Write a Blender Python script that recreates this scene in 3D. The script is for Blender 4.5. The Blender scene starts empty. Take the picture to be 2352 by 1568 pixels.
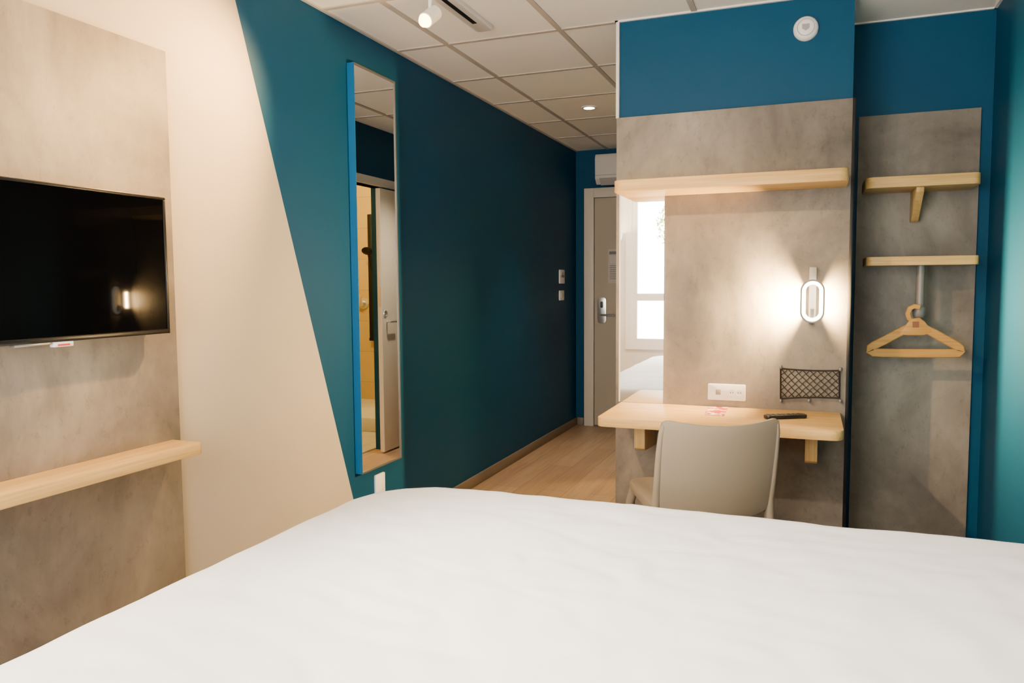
import bpy, bmesh, math, random
from mathutils import Vector, Matrix, noise
random.seed(4)
COL=bpy.context.scene.collection
# ---------------------------------------------------------------- camera
F=1772.0;yw=math.radians(21.188);pt=math.radians(4.259);rl=math.radians(-0.395)
EYE=Vector((0,0,1.25))
r0=Vector((math.cos(yw),math.sin(yw),0));fh=Vector((-math.sin(yw),math.cos(yw),0));zz=Vector((0,0,1))
FW=fh*math.cos(pt)-zz*math.sin(pt);dn0=-(fh*math.sin(pt)+zz*math.cos(pt))
R1=r0*math.cos(rl)-dn0*math.sin(rl);D1=r0*math.sin(rl)+dn0*math.cos(rl)
cd=bpy.data.cameras.new('camera');cam=bpy.data.objects.new('camera',cd);COL.objects.link(cam)
cd.sensor_width=36;cd.sensor_fit='HORIZONTAL';cd.lens=36*F/2352;cd.clip_start=.02
M=Matrix((R1,-D1,-FW)).transposed().to_4x4();M.translation=EYE;cam.matrix_world=M
bpy.context.scene.camera=cam
AX={'x':0,'y':1,'z':2}
def hit(px,py,ax,val):
    d=FW*F+R1*(px-1176)+D1*(py-784);k=AX[ax]
    return EYE+d*((val-EYE[k])/d[k])
# room numbers (metres)
L=-1.931;H=2.397;YB=6.549;YD=3.42;YR=3.859;XW=.705;XL=-.817;XQ=.139;YW=-.6
# ---------------------------------------------------------------- materials
def mat(name,col,rough=.5,metal=0,emit=None,es=0,spec=None,coat=0):
    m=bpy.data.materials.new(name);m.use_nodes=True;b=m.node_tree.nodes['Principled BSDF']
    b.inputs['Base Color'].default_value=(*col,1);b.inputs['Roughness'].default_value=rough;b.inputs['Metallic'].default_value=metal
    if spec is not None:b.inputs['Specular IOR Level'].default_value=spec
    if coat:b.inputs['Coat Weight'].default_value=coat;b.inputs['Coat Roughness'].default_value=.1
    if emit:b.inputs['Emission Color'].default_value=(*emit,1);b.inputs['Emission Strength'].default_value=es
    return m
def nd(m,t,**k):
    n=m.node_tree.nodes.new(t)
    for a,v in k.items():setattr(n,a,v)
    return n
def lk(m,a,b):m.node_tree.links.new(a,b)
def bsdf(m):return m.node_tree.nodes['Principled BSDF']
def pos(m,scale=(1,1,1)):
    g=nd(m,'ShaderNodeNewGeometry');mp=nd(m,'ShaderNodeMapping');mp.inputs['Scale'].default_value=scale
    lk(m,g.outputs['Position'],mp.inputs['Vector']);return mp.outputs['Vector']
def nz(m,vec,scale,detail=4,rough=.5,dist=0):
    n=nd(m,'ShaderNodeTexNoise');n.inputs['Scale'].default_value=scale;n.inputs['Detail'].default_value=detail
    n.inputs['Roughness'].default_value=rough;n.inputs['Distortion'].default_value=dist;lk(m,vec,n.inputs['Vector']);return n.outputs['Fac']
def ramp(m,fac,stops):
    r=nd(m,'ShaderNodeValToRGB');e=r.color_ramp.elements
    e[0].position=stops[0][0];e[0].color=(*stops[0][1],1);e[1].position=stops[-1][0];e[1].color=(*stops[-1][1],1)
    for p,c in stops[1:-1]:
        x=e.new(p);x.color=(*c,1)
    lk(m,fac,r.inputs['Fac']);return r.outputs['Color']
def mix(m,a,b,f,mode='MIX'):
    n=nd(m,'ShaderNodeMix',data_type='RGBA',blend_type=mode)
    for s,v in ((n.inputs[6],a),(n.inputs[7],b),(n.inputs[0],f)):
        if isinstance(v,(int,float)):s.default_value=v
        elif isinstance(v,tuple):s.default_value=(*v,1)
        else:lk(m,v,s)
    return n.outputs[2]
def bump(m,h,st=.1,d=.002):
    n=nd(m,'ShaderNodeBump');n.inputs['Strength'].default_value=st;n.inputs['Distance'].default_value=d
    lk(m,h,n.inputs['Height']);lk(m,n.outputs['Normal'],bsdf(m).inputs['Normal'])
def paint(name,col,rough=.5,var=.06,spec=None):
    m=mat(name,col,rough,spec=spec);v=pos(m)
    c=ramp(m,nz(m,v,1.7,3),[(.3,tuple(x*(1-var) for x in col)),(.7,tuple(x*(1+var) for x in col))])
    lk(m,c,bsdf(m).inputs['Base Color']);bump(m,nz(m,v,160,2),.12,.001);return m
def concrete(name,k=1.0,w=(1,1,1)):
    m=mat(name,(.4,.38,.36),.5,spec=.3)
    v=pos(m,(1,1,.8))
    q=lambda r,g,b:(r*k*w[0],g*k*w[1],b*k*w[2])
    a=ramp(m,nz(m,v,2.2,8,.62,.6),[(.3,q(.11,.098,.083)),(.5,q(.215,.189,.155)),(.7,q(.34,.3,.243))])
    st=nz(m,pos(m,(5,5,1.5)),5,5,.65,.3);s=ramp(m,st,[(.35,(.86,.86,.86)),(.65,(1.06,1.06,1.06))])
    c=mix(m,a,s,.5,'MULTIPLY')
    sp=nz(m,pos(m,(1,1,.7)),38,6,.75);s2=ramp(m,sp,[(.34,(.7,.69,.68)),(.44,(1,1,1)),(.8,(1.05,1.05,1.05))])
    c=mix(m,c,s2,.6,'MULTIPLY');lk(m,c,bsdf(m).inputs['Base Color']);bump(m,sp,.08,.001);return m
def wood(name,axis,a=(.52,.33,.11),b=(.73,.485,.175),k=1):
    m=mat(name,b,.45,spec=.3);s=[26,26,26];s[AX[axis]]=1.6
    v=pos(m,tuple(s));n=nz(m,v,1.6,5,.6,.6)
    c=ramp(m,n,[(.28,a),(.5,tuple((x+y)/2 for x,y in zip(a,b))),(.72,b)])
    s2=[120,120,120];s2[AX[axis]]=3
    f=ramp(m,nz(m,pos(m,tuple(s2)),1.5,2),[(.4,(.82,.8,.76)),(.6,(1,1,1))])
    c=mix(m,c,f,.7,'MULTIPLY');lk(m,c,bsdf(m).inputs['Base Color']);return m
def planks():
    m=mat('floor_wood',(.3,.2,.13),.38)
    g=nd(m,'ShaderNodeNewGeometry');mp=nd(m,'ShaderNodeMapping');mp.inputs['Rotation'].default_value=(0,0,math.pi/2)
    lk(m,g.outputs['Position'],mp.inputs['Vector'])
    br=nd(m,'ShaderNodeTexBrick');br.inputs['Scale'].default_value=1;br.inputs['Brick Width'].default_value=1.25;br.inputs['Row Height'].default_value=.15
    br.inputs['Mortar Size'].default_value=.0015;br.inputs['Color1'].default_value=(.5,.335,.2,1);br.inputs['Color2'].default_value=(.41,.265,.155,1);br.inputs['Mortar'].default_value=(.2,.13,.08,1)
    lk(m,mp.outputs['Vector'],br.inputs['Vector'])
    n=nz(m,pos(m,(30,2,30)),1.2,6,.6,.5);s=ramp(m,n,[(.3,(.72,.7,.68)),(.7,(1.15,1.12,1.08))])
    lk(m,mix(m,br.outputs['Color'],s,.8,'MULTIPLY'),bsdf(m).inputs['Base Color']);return m
def tiles(name,c1,c2,mo,w,h,plane):
    m=mat(name,c1,.3);g=nd(m,'ShaderNodeNewGeometry');sx=nd(m,'ShaderNodeSeparateXYZ');cx=nd(m,'ShaderNodeCombineXYZ')
    lk(m,g.outputs['Position'],sx.inputs[0])
    ad=nd(m,'ShaderNodeMath',operation='ADD');lk(m,sx.outputs['X'],ad.inputs[0]);lk(m,sx.outputs['Y'],ad.inputs[1])
    lk(m,(ad.outputs[0] if plane=='v' else sx.outputs['X']),cx.inputs[0]);lk(m,(sx.outputs['Z'] if plane=='v' else sx.outputs['Y']),cx.inputs[1])
    br=nd(m,'ShaderNodeTexBrick',offset=0);br.inputs['Scale'].default_value=1;br.inputs['Brick Width'].default_value=w;br.inputs['Row Height'].default_value=h;br.inputs['Mortar Size'].default_value=.003
    br.inputs['Color1'].default_value=(*c1,1);br.inputs['Color2'].default_value=(*c2,1);br.inputs['Mortar'].default_value=(*mo,1)
    lk(m,cx.outputs[0],br.inputs['Vector']);lk(m,br.outputs['Color'],bsdf(m).inputs['Base Color']);return m
BLUE=paint('blue_paint',(.0012,.051,.116),.55,.03,.18)
BEIGE=paint('beige_paint',(.48,.415,.31),.6)
WHITE=paint('white_paint',(.8,.78,.74),.6)
GREYP=concrete('concrete_laminate')
OAKX=wood('oak_along_x','x');OAKY=wood('oak_along_y','y');OAKZ=wood('oak_upright','z')
HWOOD=wood('hanger_beech','x',(.42,.21,.045),(.6,.34,.08))
FLOOR=planks()
CEIL=paint('ceiling_tile',(.94,.89,.78),.8,.02)
v=pos(CEIL);_n=nz(CEIL,v,220,3);bump(CEIL,_n,.3,.002)
GRID=mat('ceiling_grid_paint',(.46,.41,.35),.5)
TRIMW=mat('white_trim',(.8,.76,.69),.45)
BASEB=paint('baseboard_taupe',(.2,.155,.11),.5)
PLAST=mat('white_plastic',(.82,.81,.78),.35)
GLOSSB=mat('black_gloss',(.0012,.0012,.0014),.03,spec=.03)
BLACK=mat('black_matte',(.004,.004,.0045),.5,spec=.3)
MIRR=mat('mirror_silver',(.93,.94,.94),.01,1)
ALU=mat('brushed_aluminium',(.5,.5,.5),.35,1)
CHROME=mat('satin_chrome',(.8,.78,.74),.3,.85)
BLUEF=mat('mirror_edge_blue',(.002,.1,.24),.4)
CHAIRM=paint('chair_polypropylene',(.29,.235,.165),.45,.02)
DOORM=paint('door_beige',(.5,.43,.33),.45,.02)
LINEN=mat('white_duvet_cotton',(.95,.945,.94),.75);_v=pos(LINEN);bump(LINEN,nz(LINEN,_v,300,2),.1,.001)
BEDB=mat('bed_base_grey',(.2,.2,.21),.8)
BTILE=tiles('bath_wall_tile',(.58,.42,.16),(.54,.38,.14),(.4,.3,.12),.6,.3,'v')
BFLOOR=tiles('bath_floor_tile',(.62,.58,.5),(.58,.54,.46),(.35,.32,.28),.3,.3,'h')
# ---------------------------------------------------------------- mesh helpers
def BM():return bmesh.new()
def merge(bm,t):
    me=bpy.data.meshes.new('t');t.to_mesh(me);t.free();bm.from_mesh(me);bpy.data.meshes.remove(me)
def bevel_sharp(t,off,seg,ang=40):
    es=[e for e in t.edges if len(e.link_faces)==2 and e.calc_face_angle(0)>math.radians(ang)]
    if es and off>0:bmesh.ops.bevel(t,geom=es,offset=off,segments=seg,profile=.5,affect='EDGES',clamp_overlap=True)
def box(bm,lo,hi,bev=0,seg=2):
    t=BM();bmesh.ops.create_cube(t,size=1)
    c=[(a+b)/2 for a,b in zip(lo,hi)];s=[abs(b-a) for a,b in zip(lo,hi)]
    for v in t.verts:v.co=Vector((v.co.x*s[0]+c[0],v.co.y*s[1]+c[1],v.co.z*s[2]+c[2]))
    if bev:bevel_sharp(t,bev,seg)
    merge(bm,t);return bm
def poly(bm,pts,vec,bev=0,seg=2):
    t=BM();vs=[t.verts.new(Vector(p)) for p in pts];f=t.faces.new(vs)
    r=bmesh.ops.extrude_face_region(t,geom=[f]);nv=[g for g in r['geom'] if isinstance(g,bmesh.types.BMVert)]
    for v in nv:v.co+=Vector(vec)
    bmesh.ops.recalc_face_normals(t,faces=t.faces)
    if bev:bevel_sharp(t,bev,seg)
    merge(bm,t);return bm
def rrect(x0,x1,y0,y1,r,n=6):
    """r = radii for corners (x0y0,x1y0,x1y1,x0y1)"""
    if not isinstance(r,(list,tuple)):r=(r,)*4
    out=[]
    for (cx,cy,a,rr) in ((x0,y0,180,r[0]),(x1,y0,270,r[1]),(x1,y1,0,r[2]),(x0,y1,90,r[3])):
        if rr<=0:out.append((cx,cy));continue
        ox=cx+(rr if cx==x0 else -rr);oy=cy+(rr if cy==y0 else -rr)
        for i in range(n+1):
            t=math.radians(a+90*i/n);out.append((ox+rr*math.cos(t),oy+rr*math.sin(t)))
    return out
def slab(bm,x0,x1,y0,y1,z0,z1,r,bev=.002):
    return poly(bm,[(x,y,z0) for x,y in rrect(x0,x1,y0,y1,r)],(0,0,z1-z0),bev)
def sweep(bm,path,section,closed=False,normal=None,scales=None):
    path=[Vector(p) for p in path];n=len(path);rings=[];prev=None
    for i,p in enumerate(path):
        a=path[(i-1)%n] if (closed or i>0) else p;b=path[(i+1)%n] if (closed or i<n-1) else p
        t=(b-a).normalized()
        if normal is not None:N=Vector(normal);S=t.cross(N).normalized()
        else:
            if prev is None:
                N=Vector((0,0,1)) if abs(t.z)<.9 else Vector((1,0,0))
            else:N=prev
            S=t.cross(N).normalized();N=S.cross(t).normalized();prev=N
        sc=scales[i] if scales else 1
        rings.append([bm.verts.new(p+S*(u*sc)+N*(w*sc)) for u,w in section])
    m=len(section)
    for i in range(n if closed else n-1):
        A=rings[i];B=rings[(i+1)%n]
        for j in range(m):
            try:bm.faces.new((A[j],A[(j+1)%m],B[(j+1)%m],B[j]))
            except ValueError:pass
    if not closed:
        bm.faces.new(rings[0][::-1]);bm.faces.new(rings[-1])
    return bm
def circ(r,n=12):return [(r*math.cos(2*math.pi*i/n),r*math.sin(2*math.pi*i/n)) for i in range(n)]
def tube(bm,path,r,n=12,closed=False,scales=None):return sweep(bm,path,circ(r,n),closed,None,scales)
def band(bm,path,N,a,b,closed=False,scales=None,c=.35):
    k=min(a,b)*c
    s=[(a,b-k),(a-k,b),(-a+k,b),(-a,b-k),(-a,-b+k),(-a+k,-b),(a-k,-b),(a,-b+k)]
    return sweep(bm,path,s,closed,N,scales)
def cyl(bm,a,b,r,n=24,r2=None):
    return tube(bm,[a,b],r,n,scales=[1,(r2 if r2 is not None else r)/r])
def lathe(bm,c,axis,prof,n=40):
    """prof: (radius, distance along axis) ; axis vector"""
    ax=Vector(axis).normalized();u=ax.orthogonal().normalized();w=ax.cross(u);c=Vector(c);rings=[]
    for r,d in prof:
        if r<1e-6:rings.append([bm.verts.new(c+ax*d)])
        else:rings.append([bm.verts.new(c+ax*d+(u*math.cos(2*math.pi*i/n)+w*math.sin(2*math.pi*i/n))*r) for i in range(n)])
    for A,B in zip(rings,rings[1:]):
        if len(A)==1 and len(B)==1:continue
        for i in range(n):
            j=(i+1)%n
            if len(A)==1:bm.faces.new((A[0],B[i],B[j]))
            elif len(B)==1:bm.faces.new((A[i],A[j],B[0]))
            else:bm.faces.new((A[i],A[j],B[j],B[i]))
    return bm
def obj(name,bm,m,parent=None,local=False,smooth=True):
    bmesh.ops.recalc_face_normals(bm,faces=bm.faces)
    me=bpy.data.meshes.new(name);o=bpy.data.objects.new(name,me)
    if parent is not None and not local:
        off=Vector((0,0,0));p=parent
        while p is not None:off+=p.location;p=p.parent
    elif parent is None:
        xs=[v.co.x for v in bm.verts];ys=[v.co.y for v in bm.verts];zs=[v.co.z for v in bm.verts]
        off=Vector(((min(xs)+max(xs))/2,(min(ys)+max(ys))/2,min(zs)));o.location=off
    else:off=Vector((0,0,0))
    for v in bm.verts:v.co-=off
    bm.to_mesh(me);bm.free()
    for x in (m if isinstance(m,(list,tuple)) else [m]):me.materials.append(x)
    if smooth:
        me.shade_smooth()
        try:me.set_sharp_from_angle(angle=math.radians(35))
        except Exception:pass
    COL.objects.link(o)
    if parent is not None:o.parent=parent
    return o
def tag(o,label,cat,group=None):
    o['label']=label;o['category']=cat
    if group:o['group']=group
    return o
def thing(name,label,cat,loc,rotz=0,group=None):
    o=bpy.data.objects.new(name,None);COL.objects.link(o);o.location=loc;o.rotation_euler=(0,0,rotz);o.empty_display_size=.05
    return tag(o,label,cat,group)
def struct(name,bm,m,**k):
    o=obj(name,bm,m,**k)
    if o.parent is None:o['kind']='structure'
    return o
def sempty(name,loc):
    o=bpy.data.objects.new(name,None);COL.objects.link(o);o.location=loc;o['kind']='structure';return o
# ---------------------------------------------------------------- room shell
struct('floor',box(BM(),(L-.1,YW-.1,-.1),(XW+.1,YB+.1,0)),FLOOR)
struct('ceiling',box(BM(),(L-.1,YW-.1,H),(XW+.1,YB+.1,H+.1)),CEIL)
# left wall: beige field and blue field meeting on a slanted line
a=hit(540,0,'x',L);b=hit(815,1160,'x',L);sl=(b.y-a.y)/(b.z-a.z)
yt=a.y+sl*(H-a.z);yb=a.y+sl*(0-a.z)
bm=BM()
def quadbox(bm,pts,mi,th=-.1):
    n0=len(bm.faces);poly(bm,pts,(th,0,0));bm.faces.ensure_lookup_table()
    for f in bm.faces[n0:]:f.material_index=mi
quadbox(bm,[(L,YW-.1,0),(L,yb,0),(L,yt,H),(L,YW-.1,H)],0)
quadbox(bm,[(L,yb,0),(L,YB+.1,0),(L,YB+.1,H),(L,yt,H)],1)
struct('wall_left',bm,[BEIGE,BLUE],smooth=False)
struct('wall_back',box(BM(),(L,YB,0),(XW,YB+.1,H)),BLUE)
struct('wall_right',box(BM(),(XW,YW,0),(XW+.1,YB,H)),BLUE)
# wall behind the camera with the window opening
wx0,wx1,wz0,wz1=-1.62,-.35,.66,2.12
bm=BM();box(bm,(L,YW-.15,0),(wx0,YW,H));box(bm,(wx1,YW-.15,0),(XW,YW,H));box(bm,(wx0,YW-.15,0),(wx1,YW,wz0));box(bm,(wx0,YW-.15,wz1),(wx1,YW,H))
struct('wall_rear',bm,WHITE)
struct('wall_partition',box(BM(),(XL+.004,YD,0),(XQ,YR+.09,H)),BLUE)
struct('wall_recess',box(BM(),(XQ,YR,0),(XW,YR+.09,H)),BLUE)
dy0,dy1,dz1=4.30,5.05,1.97
bm=BM();box(bm,(XL+.004,YR+.09,0),(XL+.1,dy0,H));box(bm,(XL+.004,dy1,0),(XL+.1,YB,H));box(bm,(XL+.004,dy0,dz1),(XL+.1,dy1,H))
struct('wall_corridor',bm,BLUE)
# bathroom lining
struct('wall_bathroom_back',box(BM(),(XL+.1,YB-.02,0),(XW,YB,H)),BTILE)
struct('wall_bathroom_right',box(BM(),(XW-.02,YR+.09,0),(XW,YB-.02,H)),BTILE)
struct('wall_bathroom_front',box(BM(),(XL+.1,YR+.09,0),(XW-.02,YR+.11,H)),BTILE)
struct('floor_bathroom',box(BM(),(XL+.1,YR+.11,0),(XW-.02,YB-.02,.012)),BFLOOR)
# trims
struct('baseboard_left',box(BM(),(L,YW,0),(L+.014,YB,.066),.003),BASEB)
struct('baseboard_back',box(BM(),(L+.014,YB-.014,0),(-1.86,YB,.066),.003),BASEB)
struct('baseboard_right',box(BM(),(XW-.014,YW,0),(XW,YR,.066),.003),BASEB)
struct('trim_1',box(BM(),(L,YW,H-.008),(L+.014,YB,H)),GRID)
bm=BM();box(bm,(XL-.010,YD-.012,H-.007),(XQ,YD,H));box(bm,(XL-.010,YD-.012,H-.007),(XL+.004,YB,H))
struct('trim_2',bm,TRIMW)
struct('trim_3',box(BM(),(XL-.004,YD-.016,1.975),(XL+.010,YD+.02,H-.007),.002),TRIMW)
bm=BM();box(bm,(XQ,YR-.012,H-.006),(XW,YR,H));box(bm,(XW-.012,YW,H-.006),(XW,YR,H))
struct('trim_4',bm,TRIMW)
# ceiling T-bars
gx=[(hit(1015,95,'z',H).x+hit(1230,232,'z',H).x)/2,(hit(1285,66,'z',H).x+hit(1412,195,'z',H).x)/2]
dx=.6;xs=[gx[0],gx[1]]+[gx[1]+dx*k for k in (1,2)]
gy=[(hit(*A,'z',H).y+hit(*B,'z',H).y)/2 for A,B in (((1035,102),(1285,66)),((1050,185),(1412,148)),((1145,238),(1415,212)),((1220,282),(1415,266)))]
st=(gy[3]-gy[0])/3;ys=gy+[gy[3]+st*k for k in (1,2) if gy[3]+st*k<YB-.05]+[gy[0]-st*k for k in range(1,7) if gy[0]-st*k>YW]
bm=BM()
for x in xs:
    if x<XW:box(bm,(x-.012,YW,H-.005),(x+.012,YB,H))
for y in ys:box(bm,(L,y-.012,H-.0045),(XW,y+.012,H))
struct('trim_5',bm,GRID)
# ---------------------------------------------------------------- window behind the camera
w=sempty('window_1',((wx0+wx1)/2,YW-.08,wz0))
WF=mat('window_frame_white',(.93,.91,.88),.5)
bm=BM()
for lo,hi in (((wx0,wz0),(wx1,wz0+.055)),((wx0,wz1-.055),(wx1,wz1)),((wx0,wz0+.055),(wx0+.055,1.08)),((wx1-.055,wz0+.055),(wx1,1.08)),((wx0,1.15),(wx0+.055,wz1-.055)),((wx1-.055,1.15),(wx1,wz1-.055)),((wx0,1.08),(wx1,1.15)),((-1.01,wz0+.055),(-.95,1.08)),((-1.01,1.15),(-.95,wz1-.055))):
    box(bm,(lo[0],YW-.03,lo[1]),(hi[0],YW+.012,hi[1]))
obj('window_frame',bm,WF,w,smooth=False)
bm=BM();box(bm,(wx0-.06,YW,wz0-.05),(wx1+.06,YW+.015,wz0));box(bm,(wx0-.06,YW,wz1),(wx1+.06,YW+.015,wz1+.05));box(bm,(wx0-.06,YW,wz0),(wx0,YW+.015,wz1));box(bm,(wx1,YW,wz0),(wx1+.06,YW+.015,wz1))
obj('casing',bm,WF,w,smooth=False)
GL=bpy.data.materials.new('window_glass');GL.use_nodes=True;nt=GL.node_tree;nt.nodes.clear()
o_=nt.nodes.new('ShaderNodeOutputMaterial');tr=nt.nodes.new('ShaderNodeBsdfTransparent');gl=nt.nodes.new('ShaderNodeBsdfGlossy');gl.inputs['Roughness'].default_value=.02
mx=nt.nodes.new('ShaderNodeMixShader');mx.inputs[0].default_value=.05;nt.links.new(tr.outputs[0],mx.inputs[1]);nt.links.new(gl.outputs[0],mx.inputs[2]);nt.links.new(mx.outputs[0],o_.inputs[0])
obj('pane',box(BM(),(wx0+.05,YW-.02,wz0+.05),(wx1-.05,YW-.016,wz1-.05)),GL,w)
# tree outside the window (seen in the desk mirror)
tp=hit(1519,530,'y',2*YD+5);tx,tz=tp.x,tp.z
tr_=thing('tree','pale green leafy tree outside the window, seen in the desk mirror','tree',(tx+.5,-5,0))
obj('trunk',tube(BM(),[(tx+.5,-5,-.5),(tx+.55,-5.05,1.5),(tx+.5,-5,2.9)],.07,10,scales=[1,.7,.3]),mat('bark',(.12,.08,.05),.9),tr_)
bm=BM()
for i in range(2600):
    d=Vector((random.gauss(0,1),random.gauss(0,1),random.gauss(0,1))).normalized()*random.uniform(.3,1)
    c=Vector((tx+.5,-5,2.1))+Vector((d.x*.58,d.y*.6,d.z*.55));u=Vector((random.uniform(-1,1),random.uniform(-1,1),random.uniform(-1,1))).normalized();w2=u.orthogonal().normalized()
    s=random.uniform(.02,.045);bm.faces.new([bm.verts.new(c+u*s),bm.verts.new(c+w2*s*.5),bm.verts.new(c-u*s),bm.verts.new(c-w2*s*.5)])
obj('foliage',bm,mat('leaf_green',(.17,.22,.05),.6,spec=.1),tr_,smooth=False)
# ---------------------------------------------------------------- entrance door at the corridor end
zd=2.067
fx0=hit(1342,700,'y',YB-.03).x;px0=hit(1364,700,'y',YB-.03).x
d=sempty('door_1',(px0+.42,YB,0))
bm=BM();box(bm,(fx0,YB-.04,0),(px0,YB,zd),.004);box(bm,(px0,YB-.04,zd-.082),(px0+.86,YB,zd),.004);box(bm,(px0+.86,YB-.04,0),(XL,YB,zd),.004)
obj('door_frame',bm,mat('frame_cream',(.7,.62,.5),.45),d)
obj('door_panel',box(BM(),(px0+.004,YB-.025,.008),(px0+.856,YB,zd-.085),.003),DOORM,d)
hp=hit(1383,712,'y',YB-.03)
h=obj('lock_plate',poly(BM(),[(x,YB-.025,z) for x,z in rrect(hp.x-.04,hp.x+.04,hp.z-.115,hp.z+.115,.03)],(0,-.018,0),.004),CHROME,d)
bm=BM();tube(bm,[(hp.x+.005,YB-.04,hp.z-.04),(hp.x+.005,YB-.085,hp.z-.04),(hp.x+.03,YB-.095,hp.z-.04),(hp.x+.12,YB-.095,hp.z-.042)],.009,12)
obj('lever',bm,CHROME,h);obj('reader',poly(BM(),[(x,YB-.043,z) for x,z in rrect(hp.x-.012,hp.x+.012,hp.z+.02,hp.z+.075,.01)],(0,-.003,0),.001),mat('reader_dark',(.05,.05,.05),.4),h)
q=hit(1397,572,'y',YB-.026);q2=hit(1417,650,'y',YB-.026)
n_=obj('notice_sheet',box(BM(),(q.x,YB-.028,q2.z),(q.x+.16,YB-.0245,q.z)),mat('paper_white',(.56,.5,.42),.6),d)
bm=BM();box(bm,(q.x+.01,YB-.03,q.z-.02),(q.x+.15,YB-.0275,q.z-.045))
for k in range(8):box(bm,(q.x+.015,YB-.0295,q.z-.14-.016*k),(q.x+.12+.02*(k%2),YB-.0275,q.z-.145-.016*k))
obj('printed_lines',bm,mat('print_grey',(.18,.18,.19),.6),n_);obj('picture_block',box(BM(),(q.x+.015,YB-.0295,q.z-.12),(q.x+.15,YB-.0275,q.z-.06)),mat('print_mid',(.6,.56,.5),.6),n_)
# ---------------------------------------------------------------- bathroom sliding door (seen in the tall mirror)
XM=L+.033
def mh(px,py,x):  # point on plane X=x seen in the tall mirror
    p=hit(px,py,'x',2*XM-x);return Vector((x,p.y,p.z))
d=sempty('door_2',(XL,dy1,0))
bm=BM();box(bm,(XL-.015,dy0-.06,0),(XL+.1,dy0,2.03),.003);box(bm,(XL-.015,dy0,dz1),(XL+.1,dy1+.35,2.03),.003);box(bm,(XL-.015,dy1+.35,0),(XL+.004,dy1+.41,2.03),.003)
obj('door_frame',bm,TRIMW,d)
ly=mh(872,700,XL-.03).y
lf=obj('sliding_leaf',box(BM(),(XL-.05,ly,.012),(XL-.012,ly+.34,1.95),.004),mat('leaf_white',(.78,.69,.53),.4),d)
hz=mh(885,720,XL-.05)
obj('finger_pull',lathe(BM(),(XL-.05,hz.y,hz.z),(-1,0,0),[(0,.002),(.016,.002),(.02,.006),(.024,.006),(.026,0)],24),CHROME,lf)
bm=BM();tube(bm,[(XL-.05,hz.y+.02,hz.z-.06),(XL-.085,hz.y+.02,hz.z-.06),(XL-.09,hz.y+.03,hz.z-.06),(XL-.09,hz.y+.13,hz.z-.06)],.008,10)
obj('lever',bm,CHROME,lf)
obj('lock_edge',box(BM(),(XL-.045,ly-.002,hz.z+.05),(XL-.02,ly+.001,hz.z+.2)),CHROME,lf)
# shower fittings
YS=YB-.02
def ms(px,py,y):
    p=hit(px,py,'y',y);return Vector((2*XM-p.x,y,p.z))
A=ms(850,492,YS-.04);B=ms(850,775,YS-.04)
s=thing('shower_rail','black shower rail with hand shower on tan tiles, seen in the tall mirror','shower rail',(A.x,YS,B.z))
obj('rail',box(BM(),(A.x-.025,YS-.055,B.z),(A.x+.025,YS-.035,A.z),.004),BLACK,s)
for z in (B.z+.05,A.z-.05):obj('bracket',box(BM(),(A.x-.015,YS-.036,z-.02),(A.x+.015,YS,z+.02),.003),BLACK,s)
C_=ms(843,580,YS-.1)
bm=BM();cyl(bm,(A.x,YS-.05,C_.z),(A.x-.02,YS-.14,C_.z+.03),.012,12);lathe(bm,(A.x-.03,YS-.15,C_.z+.02),(-.2,-.6,-.8),[(0,0),(.05,.002),(.055,.012),(.02,.03),(0,.032)],24);cyl(bm,(A.x-.02,YS-.12,C_.z),(A.x-.02,YS-.07,C_.z-.16),.011,12)
obj('hand_shower',bm,BLACK,s)
obj('grab_bar',box(BM(),(A.x-.28,YS-.055,B.z-.03),(A.x+.03,YS-.0,B.z),.005),BLACK,s)
mp=ms(832,697,YS-.03)
s=thing('shower_mixer','round chrome shower mixer valve left of the black rail','tap',(mp.x,YS,mp.z))
obj('body',lathe(BM(),(mp.x,YS,mp.z),(0,-1,0),[(.055,0),(.055,.01),(.03,.014),(.028,.06),(0,.062)],28),CHROME,s)
obj('lever',box(BM(),(mp.x-.008,YS-.07,mp.z-.01),(mp.x+.008,YS-.055,mp.z+.08),.004),CHROME,s)
tag(obj('shower_tray',slab(BM(),XL+.1,XW-.02,YS-.95,YS,.012,.13,.02,.008),mat('tray_white',(.75,.72,.65),.25)),'low white shower tray beyond the bathroom door, seen in the tall mirror','shower tray')
# ---------------------------------------------------------------- left wall things
pe=hit(380,118,'x',L+.016);gz=pe.z;ge=pe.y
tag(obj('wall_panel',box(BM(),(L,YW+.02,.07),(L+.016,ge,gz),.001),GREYP),'grey concrete-look wall panel behind the television','wall panel')
PX=L+.016
# television
ty1=1.855;tz0,tz1=1.105,1.523;ty0=ty1-.735;tX=L+.07
t=thing('television','black flat screen television mounted on the grey wall panel','television',(PX,(ty0+ty1)/2,tz0))
obj('back_housing',box(BM(),(PX+.012,ty0+.02,tz0+.02),(tX-.018,ty1-.02,tz1-.02),.008),BLACK,t)
obj('wall_bracket',box(BM(),(PX,(ty0+ty1)/2-.12,tz0+.1),(PX+.014,(ty0+ty1)/2+.12,tz1-.1),.002),BLACK,t)
bm=BM();bz=.009
for lo,hi in (((ty0,tz0),(ty1,tz0+.014)),((ty0,tz1-bz),(ty1,tz1)),((ty0,tz0+.014),(ty0+bz,tz1-bz)),((ty1-bz,tz0+.014),(ty1,tz1-bz))):
    box(bm,(tX-.022,lo[0],lo[1]),(tX,hi[0],hi[1]),.002)
obj('bezel',bm,mat('bezel_black',(.003,.003,.0035),.3),t)
obj('screen',box(BM(),(tX-.012,ty0+bz,tz0+.014),(tX-.003,ty1-bz,tz1-bz)),GLOSSB,t)
a=hit(28,795,'x',tX-.01);b=hit(165,795,'x',tX-.01);c=hit(120,795,'x',tX-.01)
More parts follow.
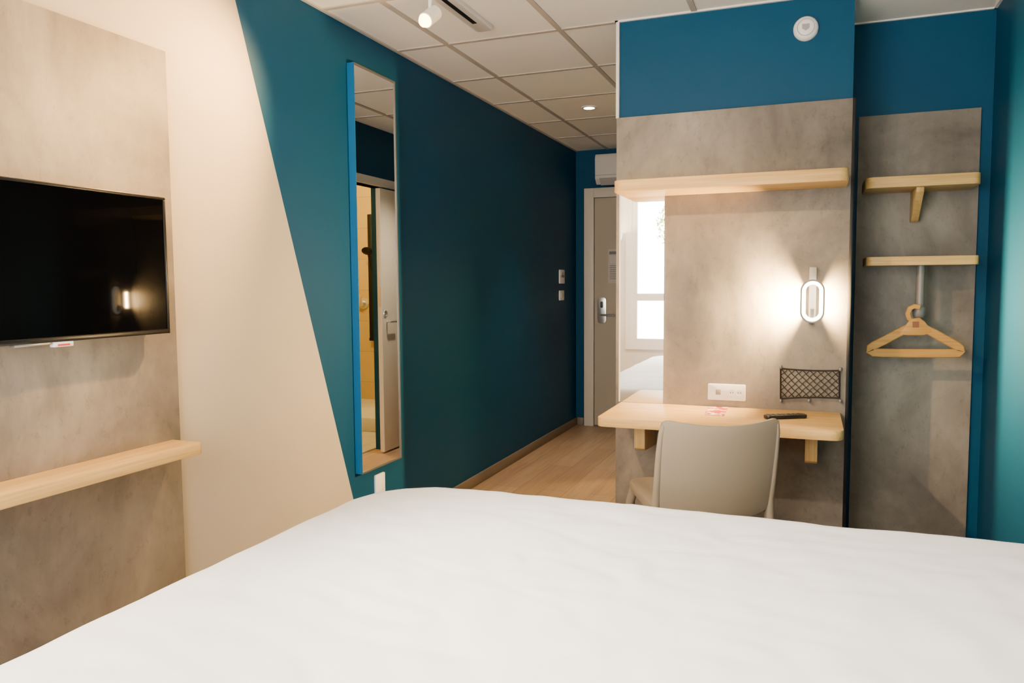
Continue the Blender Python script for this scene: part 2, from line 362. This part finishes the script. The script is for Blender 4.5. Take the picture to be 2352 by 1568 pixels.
obj('sensor_bar',box(BM(),(tX-.02,a.y,tz0-.006),(tX-.002,c.y-.01,tz0+.001),.001),ALU,t)
lp=obj('logo_plate',box(BM(),(tX-.02,c.y,tz0-.014),(tX-.002,b.y,tz0+.001),.002),PLAST,t)
obj('red_mark',box(BM(),(tX-.003,c.y+.01,tz0-.011),(tX-.001,b.y-.012,tz0-.006)),mat('logo_red',(.5,.03,.02),.5),lp)
# shelf under the TV
sz=hit(400,1008,'x',PX).z;sy=hit(402,1008,'x',PX).y;sf=hit(455,1024,'z',sz)
tag(obj('wall_shelf',slab(BM(),PX,sf.x-.030,YW+.1,sy-.01,sz-.036,sz,(0,0,.014,0)),OAKY),'light oak shelf on the grey panel below the television','shelf')
# tall mirror
my0,my1,mz0,mz1=2.988,3.349,.387,2.227
t=thing('wall_mirror','tall narrow framed mirror hanging on the blue left wall','mirror',(L,(my0+my1)/2,mz0))
bm=BM();fw=.008
box(bm,(L,my0,mz0),(L+.035,my0+.004,mz1))
obj('edge_strip',bm,BLUEF,t)['label']='bright blue side edge'
bm=BM();box(bm,(L,my0+.004,mz1-fw),(L+.037,my1,mz1));box(bm,(L,my0+.004,mz0),(L+.037,my1,mz0+fw));box(bm,(L,my1-fw,mz0+fw),(L+.037,my1,mz1-fw))
obj('frame',bm,mat('frame_metal',(.16,.15,.14),.4,.6),t)
obj('mirror_glass',box(BM(),(L+.002,my0+.004,mz0+fw),(XM,my1-fw,mz1-fw)),MIRR,t)
# switches on left wall
def plate(name,label,cat,x0,y0,x1,y1,kind,group=None):
    p=hit(x0,y0,'x',L+.01);q=hit(x1,y1,'x',L+.01);ya,yb_=sorted((p.y,q.y));za,zb=sorted((p.z,q.z))
    t=thing(name,label,cat,(L,(ya+yb_)/2,za),0,group)
    obj('plate',poly(BM(),[(L,y,z) for y,z in rrect(ya,yb_,za,zb,.008)],(.011,0,0),.002),PLAST,t)
    k=(yb_-ya)*.2
    if kind=='rocker':
        obj('rocker',box(BM(),(L+.008,ya+k,za+k),(L+.014,yb_-k,zb-k),.002),PLAST,t)
    else:
        obj('card_slot',box(BM(),(L+.01,ya+k*.7,(za+zb)/2-.006),(L+.02,yb_-k*.7,(za+zb)/2+.012),.002),mat('slot_grey',(.2,.2,.2),.4),t)
        obj('emblem',lathe(BM(),(L+.011,(ya+yb_)/2,zb-.035),(1,0,0),[(0,.002),(.012,.002),(.013,0)],20),mat('emblem_grey',(.35,.35,.36),.5),t)
plate('light_switch','white light switch low on blue wall under the tall mirror','switch',863,1092,885,1130,'rocker')
plate('card_switch','white key card holder high on blue wall near the entrance','card holder',1286,619,1297,651,'card')
plate('light_switch','white light switch below the key card holder on blue wall','switch',1286,667,1296,689,'rocker')
# ---------------------------------------------------------------- air conditioner
ax0=hit(1366,380,'y',YB-.2).x;az0=hit(1380,422,'y',YB-.2).z;az1=hit(1380,353,'y',YB-.2).z
t=thing('air_conditioner','white wall air conditioner above the entrance door','air conditioner',(ax0+.4,YB,az0))
prof=[(YB,az0+.02),(YB-.15,az0),(YB-.195,az0+.045),(YB-.2,az1-.03),(YB-.185,az1),(YB,az1)]
obj('body',poly(BM(),[(ax0,y,z) for y,z in prof],(.8,0,0),.006),mat('ac_ivory',(.7,.66,.6),.4),t)
obj('louvre',poly(BM(),[(ax0+.04,YB-.14,az0+.0),(ax0+.04,YB-.197,az0+.048),(ax0+.04,YB-.201,az0+.044),(ax0+.04,YB-.145,az0-.006)],(.72,0,0)),mat('louvre_grey',(.45,.43,.4),.4),t)
obj('front_seam',box(BM(),(ax0+.002,YB-.2015,az0+.07),(ax0+.798,YB-.197,az0+.073)),mat('seam_grey',(.3,.3,.3),.5),t)
# ---------------------------------------------------------------- ceiling fittings
ta=hit(1098,74,'z',H-.015);tb=hit(1133,66,'z',H-.015);xa,xb=ta.x,tb.x;ye=(ta.y+tb.y)/2
xc=(xa+xb)/2
t=thing('ceiling_track','white ceiling lighting track with a dark slot','lighting track',(xc,ye-.6,H))
obj('housing',slab(BM(),xa,xb,ye-2.9,ye,H-.02,H,.02,.003),PLAST,t)
obj('slot',box(BM(),(xc-.01,ye-2.85,H-.022),(xc+.01,ye-.12,H-.0185)),BLACK,t)
LENS=mat('spot_lens',(1,.7,.4),.4,emit=(1,.6,.2),es=22)
def spot_head(name,label,x,y,aim,group,zc,watts,ang=100,col=(1,.6,.32),beam=None):
    t=thing(name,label,'spotlight',(x,y,H-.02),0,group)
    c=Vector((x,y,zc));dr=(Vector(aim)-c).normalized()
    obj('stem',cyl(BM(),(x,y,H-.02),(x,y,zc+.01),.007,12),PLAST,t)
    obj('adapter',box(BM(),(x-.014,y-.04,H-.035),(x+.014,y+.04,H-.02),.003),PLAST,t)
    obj('housing',lathe(BM(),c-dr*.045,dr,[(0,0),(.026,0),(.029,.004),(.029,.085),(.026,.087),(.0,.084)],28),PLAST,t)
    obj('lens',lathe(BM(),c+dr*.038,dr,[(0,.03),(.012,.028),(.020,.02),(.026,.004),(.026,0),(0,0)],24),LENS,t)
    l=bpy.data.lights.new(name+'_beam','SPOT');l.energy=watts;l.color=col;l.spot_size=math.radians(ang);l.spot_blend=.9;l.shadow_soft_size=.025
    lo=bpy.data.objects.new(name+'_beam',l);COL.objects.link(lo);lo.location=c+dr*.1
    dd=(Vector(beam)-lo.location) if beam is not None else dr
    lo.rotation_euler=dd.to_track_quat('-Z','Y').to_euler();return l
pp=hit(988,38,'x',xc)
spot_head('track_spotlight','glowing white track spotlight tilted towards the television wall',pp.x,pp.y,hit(90,760,'x',L+.35),'track spotlights',pp.z,330,84,(1,.55,.19),beam=hit(190,330,'x',L))
spot_head('track_spotlight','track spotlight aimed at the desk wall, behind the visible one',pp.x,1.5,(-.3,3.4,1.0),'track spotlights',pp.z,270,44,(1,.6,.26))
spot_head('track_spotlight','added unseen fill spotlight on the track, aimed down at the bed foot',pp.x+0,1.0,(-.1,1.8,.6),'track spotlights',pp.z,290,68,(1,.86,.7))  # invented spot out of view, added to whiten the duvet and bounce upward
spot_head('track_spotlight','added unseen fill spotlight on the track, aimed down at the bed head',pp.x+0,.7,(-.7,.9,.6),'track spotlights',pp.z,190,80,(1,.86,.7))  # second invented bed spot, added as fill for duvet and ceiling
spot_head('track_spotlight','added unseen fill spotlight on the track, aimed back at the window wall',pp.x,.3,(-.9,YW,1.2),'track spotlights',pp.z,170,110,(1,.8,.55))  # invented spot, added to lift the backlit window frame and general bounce
dl=hit(1353,246,'z',H)
t=thing('recessed_downlight','glowing round downlight recessed in the corridor ceiling','downlight',(dl.x,dl.y,H))
obj('ring',lathe(BM(),(dl.x,dl.y,H),(0,0,-1),[(.05,0),(.05,.006),(.036,.008),(.034,.001)],32),PLAST,t)
obj('lens',lathe(BM(),(dl.x,dl.y,H),(0,0,-1),[(0,.003),(.035,.003),(.035,.001)],32),mat('downlight_lens',(1,.9,.7),.4,emit=(1,.82,.55),es=60),t)
def lamp(name,kind,loc,energy,col,size=.05,dirv=(0,0,-1),**k):
    l=bpy.data.lights.new(name,kind);l.energy=energy;l.color=col
    if kind=='AREA':
        l.shape='RECTANGLE';l.size=k.get('sx',.1);l.size_y=k.get('sy',.1)
        if 'spread' in k:l.spread=math.radians(k['spread'])
    else:l.shadow_soft_size=size
    if kind=='SPOT':l.spot_size=math.radians(k.get('ang',120));l.spot_blend=1
    o=bpy.data.objects.new(name,l);COL.objects.link(o);o.location=loc;o.rotation_euler=Vector(dirv).to_track_quat('-Z','Y').to_euler();return o
lamp('downlight_beam','SPOT',(dl.x,dl.y,H-.015),110,(1,.84,.62),.03,ang=80,dirv=(.12,0,-1))
lamp('bathroom_lamp','POINT',(-.2,5.3,H-.12),120,(1,.7,.24),.1)
# invented fill uplighters behind the camera, added to brighten the ceiling
for x,lb in ((.0,'added unseen fill uplighter on the window wall, on the bed side'),(-1.78,'added unseen fill uplighter on the window wall, in the corner')):
    t=thing('fill_uplighter',lb,'fill light',(x,YW,1.7),0,'added fill uplighters')
    obj('bowl',lathe(BM(),(x,YW+.09,1.62),(0,0,1),[(0,0),(.05,.01),(.078,.05),(.085,.1),(.081,.1),(.074,.052),(.048,.015),(0,.006)],32),PLAST,t)
    obj('arm',cyl(BM(),(x,YW,1.66),(x,YW+.03,1.66),.015,12),PLAST,t)
    lamp('fill_uplighter_bulb','POINT',(x,YW+.09,1.69),105,(1,.78,.46),.03)
# ---------------------------------------------------------------- desk wall
PZ=1.977;YF=YD-.016
tag(obj('wall_panel',box(BM(),(XL,YF,0),(XQ,YD,PZ),.001),GREYP),'grey concrete-look wall panel behind the desk','wall panel')
tag(obj('edge_strip',box(BM(),(XQ,YF-.001,0),(XQ+.012,YD+.03,PZ),.001),BLACK),'thin black edge strip down the right side of the desk panel','edge strip')
DX0,DX1,DY0=-.792,.120,2.965;DZ=.716
mxr=hit(1525,650,'y',YF-.005).x;mxl=hit(1425,650,'y',YF-.005).x
t=thing('desk_mirror','frameless upright mirror strip between the oak shelf and desk','mirror',((mxl+mxr)/2,YF,DZ))
obj('mirror_glass',box(BM(),(mxl,YF-.005,DZ+.001),(mxr,YF-.001,1.655)),MIRR,t)
obj('edge',box(BM(),(mxl-.006,YF-.0055,DZ+.001),(mxl,YF-.0005,1.655)),TRIMW,t)
# long shelf
sr=hit(1951,402,'y',3.17).x;slx=hit(1407,425,'y',3.17).x
z1=(hit(1945,388,'y',3.17).z+hit(1412,410,'y',3.17).z)/2;z0=(hit(1940,419,'y',3.17).z+hit(1412,436,'y',3.17).z)/2
tag(obj('wall_shelf',slab(BM(),slx,sr,3.17,YF,z0,z1,(.04,.035,0,0)),OAKX),'long light oak shelf above the desk','shelf')
# smoke detector
sd=hit(1851,67,'y',YD)
t=thing('smoke_detector','round white smoke detector on blue wall near the ceiling','smoke detector',(sd.x,YD,sd.z))
obj('body',lathe(BM(),(sd.x,YD,sd.z),(0,-1,0),[(.048,0),(.048,.01),(.044,.02),(.036,.027),(.02,.03),(0,.03)],48),PLAST,t)
obj('emblem',poly(BM(),[(sd.x+a,YD-.029,sd.z+b) for a,b in ((-.014,.012),(.014,.012),(.014,-.004),(0,-.014),(-.014,-.004))],(0,-.003,0)),mat('emblem_mid',(.3,.3,.31),.5),t)
obj('ring',lathe(BM(),(sd.x,YD,sd.z),(0,-1,0),[(.03,.028),(.032,.0305),(.034,.028)],40),mat('ring_grey',(.55,.55,.54),.4),t)
# wall lamp
lc=hit(1866,690,'y',YF-.06)
LX=lc.x;LZ=lc.z
t=thing('wall_lamp','lit oval ring wall lamp with upright metal bar','wall lamp',(LX,YF,LZ))
top=hit(1866,613,'y',YF-.02).z;bot=hit(1866,742,'y',YF-.03).z
LG=mat('lamp_grey',(.2,.19,.17),.45);LGB=mat('lamp_bar_grey',(.38,.35,.31),.5)
obj('back_bar',box(BM(),(LX-.014,YF-.036,bot),(LX+.014,YF,top),.003),LGB,t)
ow=.043;oh=(hit(1866,641,'y',YF-.06).z-hit(1866,742,'y',YF-.06).z)/2-.004
oz=(hit(1866,641,'y',YF-.06).z+hit(1866,742,'y',YF-.06).z)/2
def stad(w,h,y,n=14):
    out=[];r=w
    for i in range(n+1):
        a=math.pi*i/n;out.append((LX+r*math.cos(a),y,oz+(h-r)+r*math.sin(a)))
    for i in range(n+1):
        a=math.pi+math.pi*i/n;out.append((LX+r*math.cos(a),y,oz-(h-r)+r*math.sin(a)))
    return out
bm=BM();band(bm,stad(ow,oh,YF-.068),(0,1,0),.0034,.014,True)
rg=obj('ring',bm,LG,t)
EM=mat('lamp_diffuser',(1,.95,.88),.4,emit=(1,.88,.68),es=20)
bm=BM();band(bm,stad(ow-.0105,oh-.0105,YF-.064),(0,1,0),.0068,.009,True)
obj('diffuser',bm,EM,t)
bm=BM();box(bm,(LX-.008,YF-.07,oz-oh+.014),(LX+.008,YF-.02,oz-oh+.055),.002)
obj('mount',bm,LGB,t)
for s in (-1,1):
    lamp('wall_lamp_glow','AREA',(LX+s*.018,YF-.03,oz),62,(1,.64,.27),dirv=(s,.0,0),sx=.03,sy=.09,spread=138)
# socket plate
a=hit(1626,880,'y',YF-.008);b=hit(1712,922,'y',YF-.008)
cz=(a.z+b.z)/2;hh=abs(a.z-b.z)/2*.97
t=thing('socket_plate','white double socket plate on the grey panel above the desk','socket',((a.x+b.x)/2,YF,cz-hh))
obj('plate',poly(BM(),[(x,YF,z) for x,z in rrect(a.x,b.x,cz-hh,cz+hh,.005)],(0,-.009,0),.0015),PLAST,t)
m1=(a.x*.72+b.x*.28);m2=(a.x*.3+b.x*.7)
o1=obj('usb_insert',box(BM(),(m1-.011,YF-.0105,cz-.011),(m1+.011,YF-.008,cz+.011),.001),mat('insert_grey',(.22,.2,.18),.5),t)
for k in (0,1):
    obj('round_outlet',lathe(BM(),(m2-.01+.032*k,YF-.009,cz),(0,-1,0),[(.014,0),(.0145,.002),(.0125,.0022),(.012,.0003),(0,.0003)],24),PLAST,t)
    for s in (-1,1):
        obj('contact_hole',cyl(BM(),(m2-.01+.032*k+s*.005,YF-.0092,cz),(m2-.01+.032*k+s*.005,YF-.0102,cz),.002,8),BLACK,t)
# net pocket
NY=YF-.02
c4=[hit(1793,846,'y',NY),hit(1928,851,'y',NY),hit(1928,914,'y',NY),hit(1793,915,'y',NY)]
t=thing('net_pocket','black elastic net pocket stretched on the grey panel','net pocket',((c4[0].x+c4[1].x)/2,YF,c4[3].z))
def bil(u,v):
    p=c4[0].lerp(c4[1],u).lerp(c4[3].lerp(c4[2],u),v)
    return Vector((p.x,NY-.006*math.sin(math.pi*u)*math.sin(math.pi*v),p.z-.004*math.sin(math.pi*u)*(1-v)+.004*math.sin(math.pi*u)*v))
bm=BM()
for e in (lambda s:bil(s,0),lambda s:bil(s,1),lambda s:bil(0,s),lambda s:bil(1,s)):tube(bm,[e(i/14) for i in range(15)],.0034,8)
obj('border_cord',bm,BLACK,t)
bm=BM();nc,nr=8,4
for i in range(-nr,nc+1):
    for sg in (1,-1):
        pts=[]
        for k in range(0,nr*4+1):
            vv=k/(nr*4);u=(i+ (vv*nr if sg==1 else nr-vv*nr))/nc
            if 0<=u<=1:
                w_=.006*math.sin(k*math.pi/2)
                pts.append(bil(min(1,max(0,u+w_)),vv))
        if len(pts)>2:tube(bm,pts,.0018,6)
obj('netting',bm,BLACK,t)
for (x,y) in ((1793,843),(1930,848),(1793,920),(1930,921),(1858,920)):
    p=hit(x,y,'y',NY)
    bm=BM();box(bm,(p.x-.005,NY-.004,p.z-.007),(p.x+.005,YF,p.z+.007),.002)
    obj('hook',bm,mat('hook_metal',(.15,.14,.13),.4,.5),t)
# desk
t=thing('desk','light oak wall mounted desk with rounded corners','desk',((DX0+DX1)/2,3.1,.57))
obj('desktop',slab(BM(),DX0,DX1,DY0,YF-.0005,DZ-.036,DZ,(.035,.045,0,0)),OAKX,t)
for x0_,x1_,yb_ in ((1447,1490,1036),(1849,1876,1066)):
    p=hit((x0_+x1_)/2,yb_,'y',3.15);bx=p.x-.0225;zb=p.z
    bm=poly(BM(),[(bx,YF,DZ-.036),(bx,3.15,DZ-.036),(bx,3.15,zb+.012),(bx,3.17,zb),(bx,YF,zb-.02)],(.045,0,0),.003)
    obj('bracket',bm,OAKZ,t)
# remote
ra=hit(1757,955,'z',DZ+.012);rb=hit(1850,952,'z',DZ+.012)
mid=(ra+rb)/2;ang=math.atan2(rb.y-ra.y,rb.x-ra.x);ln=(rb-ra).length
t=thing('remote_control','black television remote lying on the desk','remote control',(mid.x,mid.y,DZ),ang)
obj('body',poly(BM(),[(x,y,.001) for x,y in rrect(-ln/2,ln/2,-.021,.021,.012)],(0,0,.015),.004),mat('remote_black',(.006,.006,.007),.4),t,local=True)
BG=mat('button_grey',(.04,.04,.04),.5)
for i in range(7):
    for j in range(3):
        obj('button',box(BM(),(-ln/2+.012+i*ln/8,-.013+j*.0095,.0155),(-ln/2+.02+i*ln/8,-.007+j*.0095,.0175),.0005),BG,t,local=True)
# leaflet
pp=[hit(x,y,'z',DZ+.001) for x,y in ((1628,934),(1673,935),(1663,955),(1619,952))]
LF=mat('leaflet_print',(.75,.7,.66),.5);_v=pos(LF);lk(LF,ramp(LF,nz(LF,_v,34,1),[(.46,(.62,.58,.55)),(.52,(.4,.03,.02))]),bsdf(LF).inputs['Base Color'])
tag(obj('leaflet',poly(BM(),pp,(0,0,.0012)),LF),'small red and white leaflet lying on the desk','leaflet')
# ---------------------------------------------------------------- wardrobe recess
HP=YR-.016;ha=.184;hb=.66;HZ=1.985
tag(obj('wall_panel',box(BM(),(ha,HP,.0),(hb,YR,HZ),.001),concrete('concrete_laminate_recess',.92,(.97,1,1.05))),'narrow grey concrete-look wall panel in the hanging recess','wall panel')
hy=3.60
def hs(p1,p2,zt1,zb1):
    x0=hit(p1[0],p1[1],'y',hy).x;x1=hit(p2[0],p2[1],'y',hy).x
    za=(hit(p1[0],zt1[0],'y',hy).z+hit(p2[0],zt1[1],'y',hy).z)/2;zb=(hit(p1[0],zb1[0],'y',hy).z+hit(p2[0],zb1[1],'y',hy).z)/2
    return x0,x1,za,zb
x0,x1,za,zb=hs((1988,420),(2256,405),(409,393),(436,417))
t=thing('wall_shelf','upper light oak shelf with wooden fin in the hanging recess','shelf',((x0+x1)/2,YR-.1,zb))
obj('board',slab(BM(),x0,x1,hy,HP,zb,za,(.04,.03,0,0)),OAKX,t)
fx=hit(2103,450,'y',hy+.05).x;fz=hit(2112,508,'y',HP-.06).z
bm=poly(BM(),[(fx,HP,zb),(fx,hy+.03,zb),(fx,hy+.035,zb-.02),(fx,HP-.06,fz+.01),(fx,HP-.04,fz),(fx,HP,fz)],(.03,0,0),.003)
obj('fin_bracket',bm,OAKZ,t)
x0,x1,za,zb=hs((1990,598),(2250,598),(589,587),(609,608))
t=thing('wall_shelf','lower thin oak shelf above the clothes hanger','shelf',((x0+x1)/2,YR-.1,zb))
obj('board',slab(BM(),x0,x1,hy,HP,zb,za,(.03,.02,0,0)),OAKX,t)
ry=3.70
rp=hit(2114,650,'y',ry);rz=hit(2114,704,'y',ry).z;rz2=hit(2112,730,'y',ry).z
STG=mat('rod_grey',(.2,.19,.175),.45,.2)
obj('hanging_rod',cyl(BM(),(rp.x,ry,zb),(rp.x,ry,rz),.017,24),STG,t)
obj('rod_knob',lathe(BM(),(rp.x-.002,ry,rz2),(0,0,1),[(0,0),(.018,.002),(.024,.01),(.026,.03),(.026,.045),(.017,.055)],28),STG,t)
# hanger
HYp=ry-.036
t_pts=[(2113,706),(2100,703),(2090,708),(2085,720),(2088,731),(2098,738)]
hg=hit(2103,815,'y',HYp)
t=thing('clothes_hanger','wooden clothes hanger hanging from the grey rod','clothes hanger',(hg.x,HYp,hg.z))
bm=BM();band(bm,[hit(x,y,'y',HYp) for x,y in t_pts],(0,1,0),.010,.008)
obj('hook',bm,HWOOD,t)
bm=BM()
band(bm,[hit(x,y,'y',HYp) for x,y in ((2104,744),(2060,766),(2030,782),(2007,793),(1999,799),(1998,805),(2005,809),(2030,810),(2100,811),(2180,811),(2201,811),(2206,806),(2204,799),(2196,793),(2172,780),(2145,765))],(0,1,0),.0178,.009,True)
obj('frame',bm,HWOOD,t)
bm=poly(BM(),[hit(x,y,'y',HYp-.010) for x,y in ((2090,733),(2112,729),(2124,738),(2142,762),(2122,770),(2085,770),(2066,768))],(0,.019,0),.003)
obj('centre_block',bm,HWOOD,t)
pl=[hit(x,y,'y',HYp-.0115) for x,y in ((2096,738),(2111,738),(2111,752),(2096,752))]
obj('emblem_square',poly(BM(),pl,(0,.002,0)),mat('emblem_brown',(.2,.07,.02),.5),t)
# ---------------------------------------------------------------- chair
def make_chair(loc,rot):
    t=thing('dining_chair','beige plastic chair pushed up to the oak desk','chair',loc,rot)
    W=.2
    bm=BM();nu,nv=34,18;front=[];back=[]
    def S(u,v,off):
        x=u*W*(1+.012*math.sin(v*math.pi)-.015*v**6);y=-.19-.07*v-.04*(1-u*u)
        rc=.014*max(0,(abs(u)-.85)/.15)**2.5
        z=.462+.328*v+(.022*u*u-.008)*v-rc*v**3+(1-v)*(.018*abs(u)**5-.012*(1-u*u))
        return Vector((x,y+off,z))
    for i in range(nu+1):
        fr=[];bk=[]
        for j in range(nv+1):
            u=-1+2*i/nu;v=j/nv
            e=1 if (0<i<nu and 0<j<nv) else .75
            fr.append(bm.verts.new(S(u,v,.009*e)));bk.append(bm.verts.new(S(u,v,-.009*e)))
        front.append(fr);back.append(bk)
    for i in range(nu):
        for j in range(nv):
            bm.faces.new((front[i][j],front[i+1][j],front[i+1][j+1],front[i][j+1]));bm.faces.new((back[i][j],back[i][j+1],back[i+1][j+1],back[i+1][j]))
    for i in range(nu):
        for j in (0,nv):bm.faces.new((front[i][j],front[i+1][j],back[i+1][j],back[i][j]))
    for j in range(nv):
        for i in (0,nu):bm.faces.new((front[i][j],front[i][j+1],back[i][j+1],back[i][j]))
    obj('backrest',bm,CHAIRM,t,local=True)
    for s in (-1,1):
        p=[(s*.212,-.26,0),(s*.208,-.22,.25),(s*.204,-.195,.40),(s*.2,-.19,.45)]+[tuple(S(s*.985,v,0)) for v in (.1,.25,.45,.65,.85)]+[tuple(S(s*.97,.96,0))]
        obj('leg',tube(BM(),p,.018,12,scales=[.8,.95,1,.94,.84,.76,.7,.64,.58,.5]),CHAIRM,t,local=True)
        p=[(s*.212,.25,0),(s*.205,.225,.25),(s*.197,.205,.40),(s*.185,.19,.45)]
        obj('leg',tube(BM(),p,.018,12,scales=[.75,.9,1.05,1]),CHAIRM,t,local=True)
    bm=BM()
    out=rrect(-.21,.21,-.2,.225,(.05,.05,.07,.07),8)
    rings=[]
    for k,(sc,dz,th) in enumerate(((1,-.012,0),(.985,0,0),(.93,.002,0),(.8,-.004,0),(.5,-.012,0),(.15,-.014,0))):
        rings.append([bm.verts.new((x*sc,.012*(1-sc)+y*sc,.485+dz)) for x,y in out])
    low=[bm.verts.new((x*.985,y*.985,.452)) for x,y in out]
    m=len(out)
    for A,B in zip([low]+rings,rings):
        for j in range(m):bm.faces.new((A[j],A[(j+1)%m],B[(j+1)%m],B[j]))
    bm.faces.new(rings[-1]);bm.faces.new(low[::-1])
    obj('seat',bm,CHAIRM,t,local=True)
    return t
crot=math.radians(25)
cb=Vector((-.268,2.60))
fd=Vector((-math.sin(crot),math.cos(crot)))
cc=cb+fd*.27
make_chair((cc.x,cc.y,0),crot)
# ---------------------------------------------------------------- bed
BX0,BX1,BY0,BY1,BZ=-1.335,.695,-.25,2.235,.605
t=thing('bed','wide low bed with white mattress under the duvet','bed',((BX0+BX1)/2,(BY0+BY1)/2,0))
obj('base',slab(BM(),BX0+.06,BX1-.06,BY0+.06,BY1-.06,.12,.32,.04,.01),BEDB,t)
for x in (BX0+.15,BX1-.15):
    for y in (BY0+.15,BY1-.15):obj('leg',cyl(BM(),(x,y,0),(x,y,.12),.025,16),BLACK,t)
obj('mattress',slab(BM(),BX0+.06,BX1-.06,BY0+.06,BY1-.06,.32,.56,.16,.06),LINEN,t)
bm=BM();rings=[];N=40
cx,cy=(BX0+BX1)/2,(BY0+BY1)/2;hw,hd=(BX1-BX0)/2,(BY1-BY0)/2
def ring(ins,z,nf):
    w,h=hw-ins,hd-ins
    RL=max(.25-ins*.27,.015);RR=max(.06-ins*.1,.01)
    pts=[]
    segs=[((w,-(h-RR)),(w,h-RR)),None,((w-RR,h),(-(w-RL),h)),None,((-w,h-RL),(-w,-(h-RL))),None,((-(w-RL),-h),(w-RR,-h)),None]
    cs=[None,(w-RR,h-RR,0,RR),None,(-(w-RL),h-RL,90,RL),None,(-(w-RL),-(h-RL),180,RL),None,(w-RR,-(h-RR),270,RR)]
    for k in range(8):
        if segs[k]:
            a,b=segs[k]
            for i in range(60):
                f=i/60;pts.append((a[0]+(b[0]-a[0])*f,a[1]+(b[1]-a[1])*f))
        else:
            ox,oy,a0,R=cs[k]
            for i in range(12):
                an=math.radians(a0+90*i/12);pts.append((ox+R*math.cos(an),oy+R*math.sin(an)))
    out=[]
    for x,y in pts:
        X,Y=cx+x,cy+y
        ed=min(1,ins/.12)
        cr=noise.noise(Vector((X*3+Y*9,Y*4-X*2.2,3.3)));cr=-.007*math.exp(-(cr/.09)**2)*(.5+.5*noise.noise(Vector((X*1.5,Y*1.5,7))))
        dz=.007*noise.noise(Vector((X*2.0,Y*1.6,0)))+.004*noise.noise(Vector((X*6,Y*3,4)))+cr*ed+.003*noise.noise(Vector((X*13+Y*6,Y*6-X*3,8)))
        wv=.007*noise.noise(Vector((X*5,Y*3,z*2+9)))*(1 if ins<.03 else 0)
        l=math.hypot(x,y) or 1
        X2=min(X+x/l*wv,XW-.004)
        out.append(bm.verts.new((X2,Y+y/l*wv,z+dz*nf)))
    return out
for z in (.30,.36,.42,.48,.52):rings.append(ring(0,z,.3))
rr=.065
for i in range(7):
    a=math.radians(90*i/6);rings.append(ring(rr*(1-math.cos(a)),BZ-rr+rr*math.sin(a),.3+.7*i/6))
k=rr
while k<hw-.03:
    k+=.018;rings.append(ring(min(k,hw-.015),BZ+.004*min(1,(k-rr)/.2),1))
m=len(rings[0])
for A,B in zip(rings,rings[1:]):
    for j in range(m):bm.faces.new((A[j],A[(j+1)%m],B[(j+1)%m],B[j]))
bm.faces.new(rings[-1])
o=tag(obj('duvet',bm,LINEN),'white duvet spread smoothly over the whole bed','duvet')
for p in o.data.polygons:p.use_smooth=True
try:o.data.set_sharp_from_angle(angle=math.radians(180))
except Exception:pass
up=sum(p.normal.z*p.area for p in o.data.polygons)
md=o.modifiers.new('thickness','SOLIDIFY');md.thickness=.025;md.offset=-1 if up>0 else 1
# ---------------------------------------------------------------- light
wd=bpy.data.worlds.new('world');bpy.context.scene.world=wd;wd.use_nodes=True
bg=wd.node_tree.nodes['Background'];bg.inputs[0].default_value=(1,.98,.95,1);bg.inputs[1].default_value=28
po=lamp('window_portal','AREA',((wx0+wx1)/2,YW-.16,(wz0+wz1)/2),1,(1,1,1),dirv=(0,1,0),sx=wx1-wx0,sy=wz1-wz0)
po.data.cycles.is_portal=True
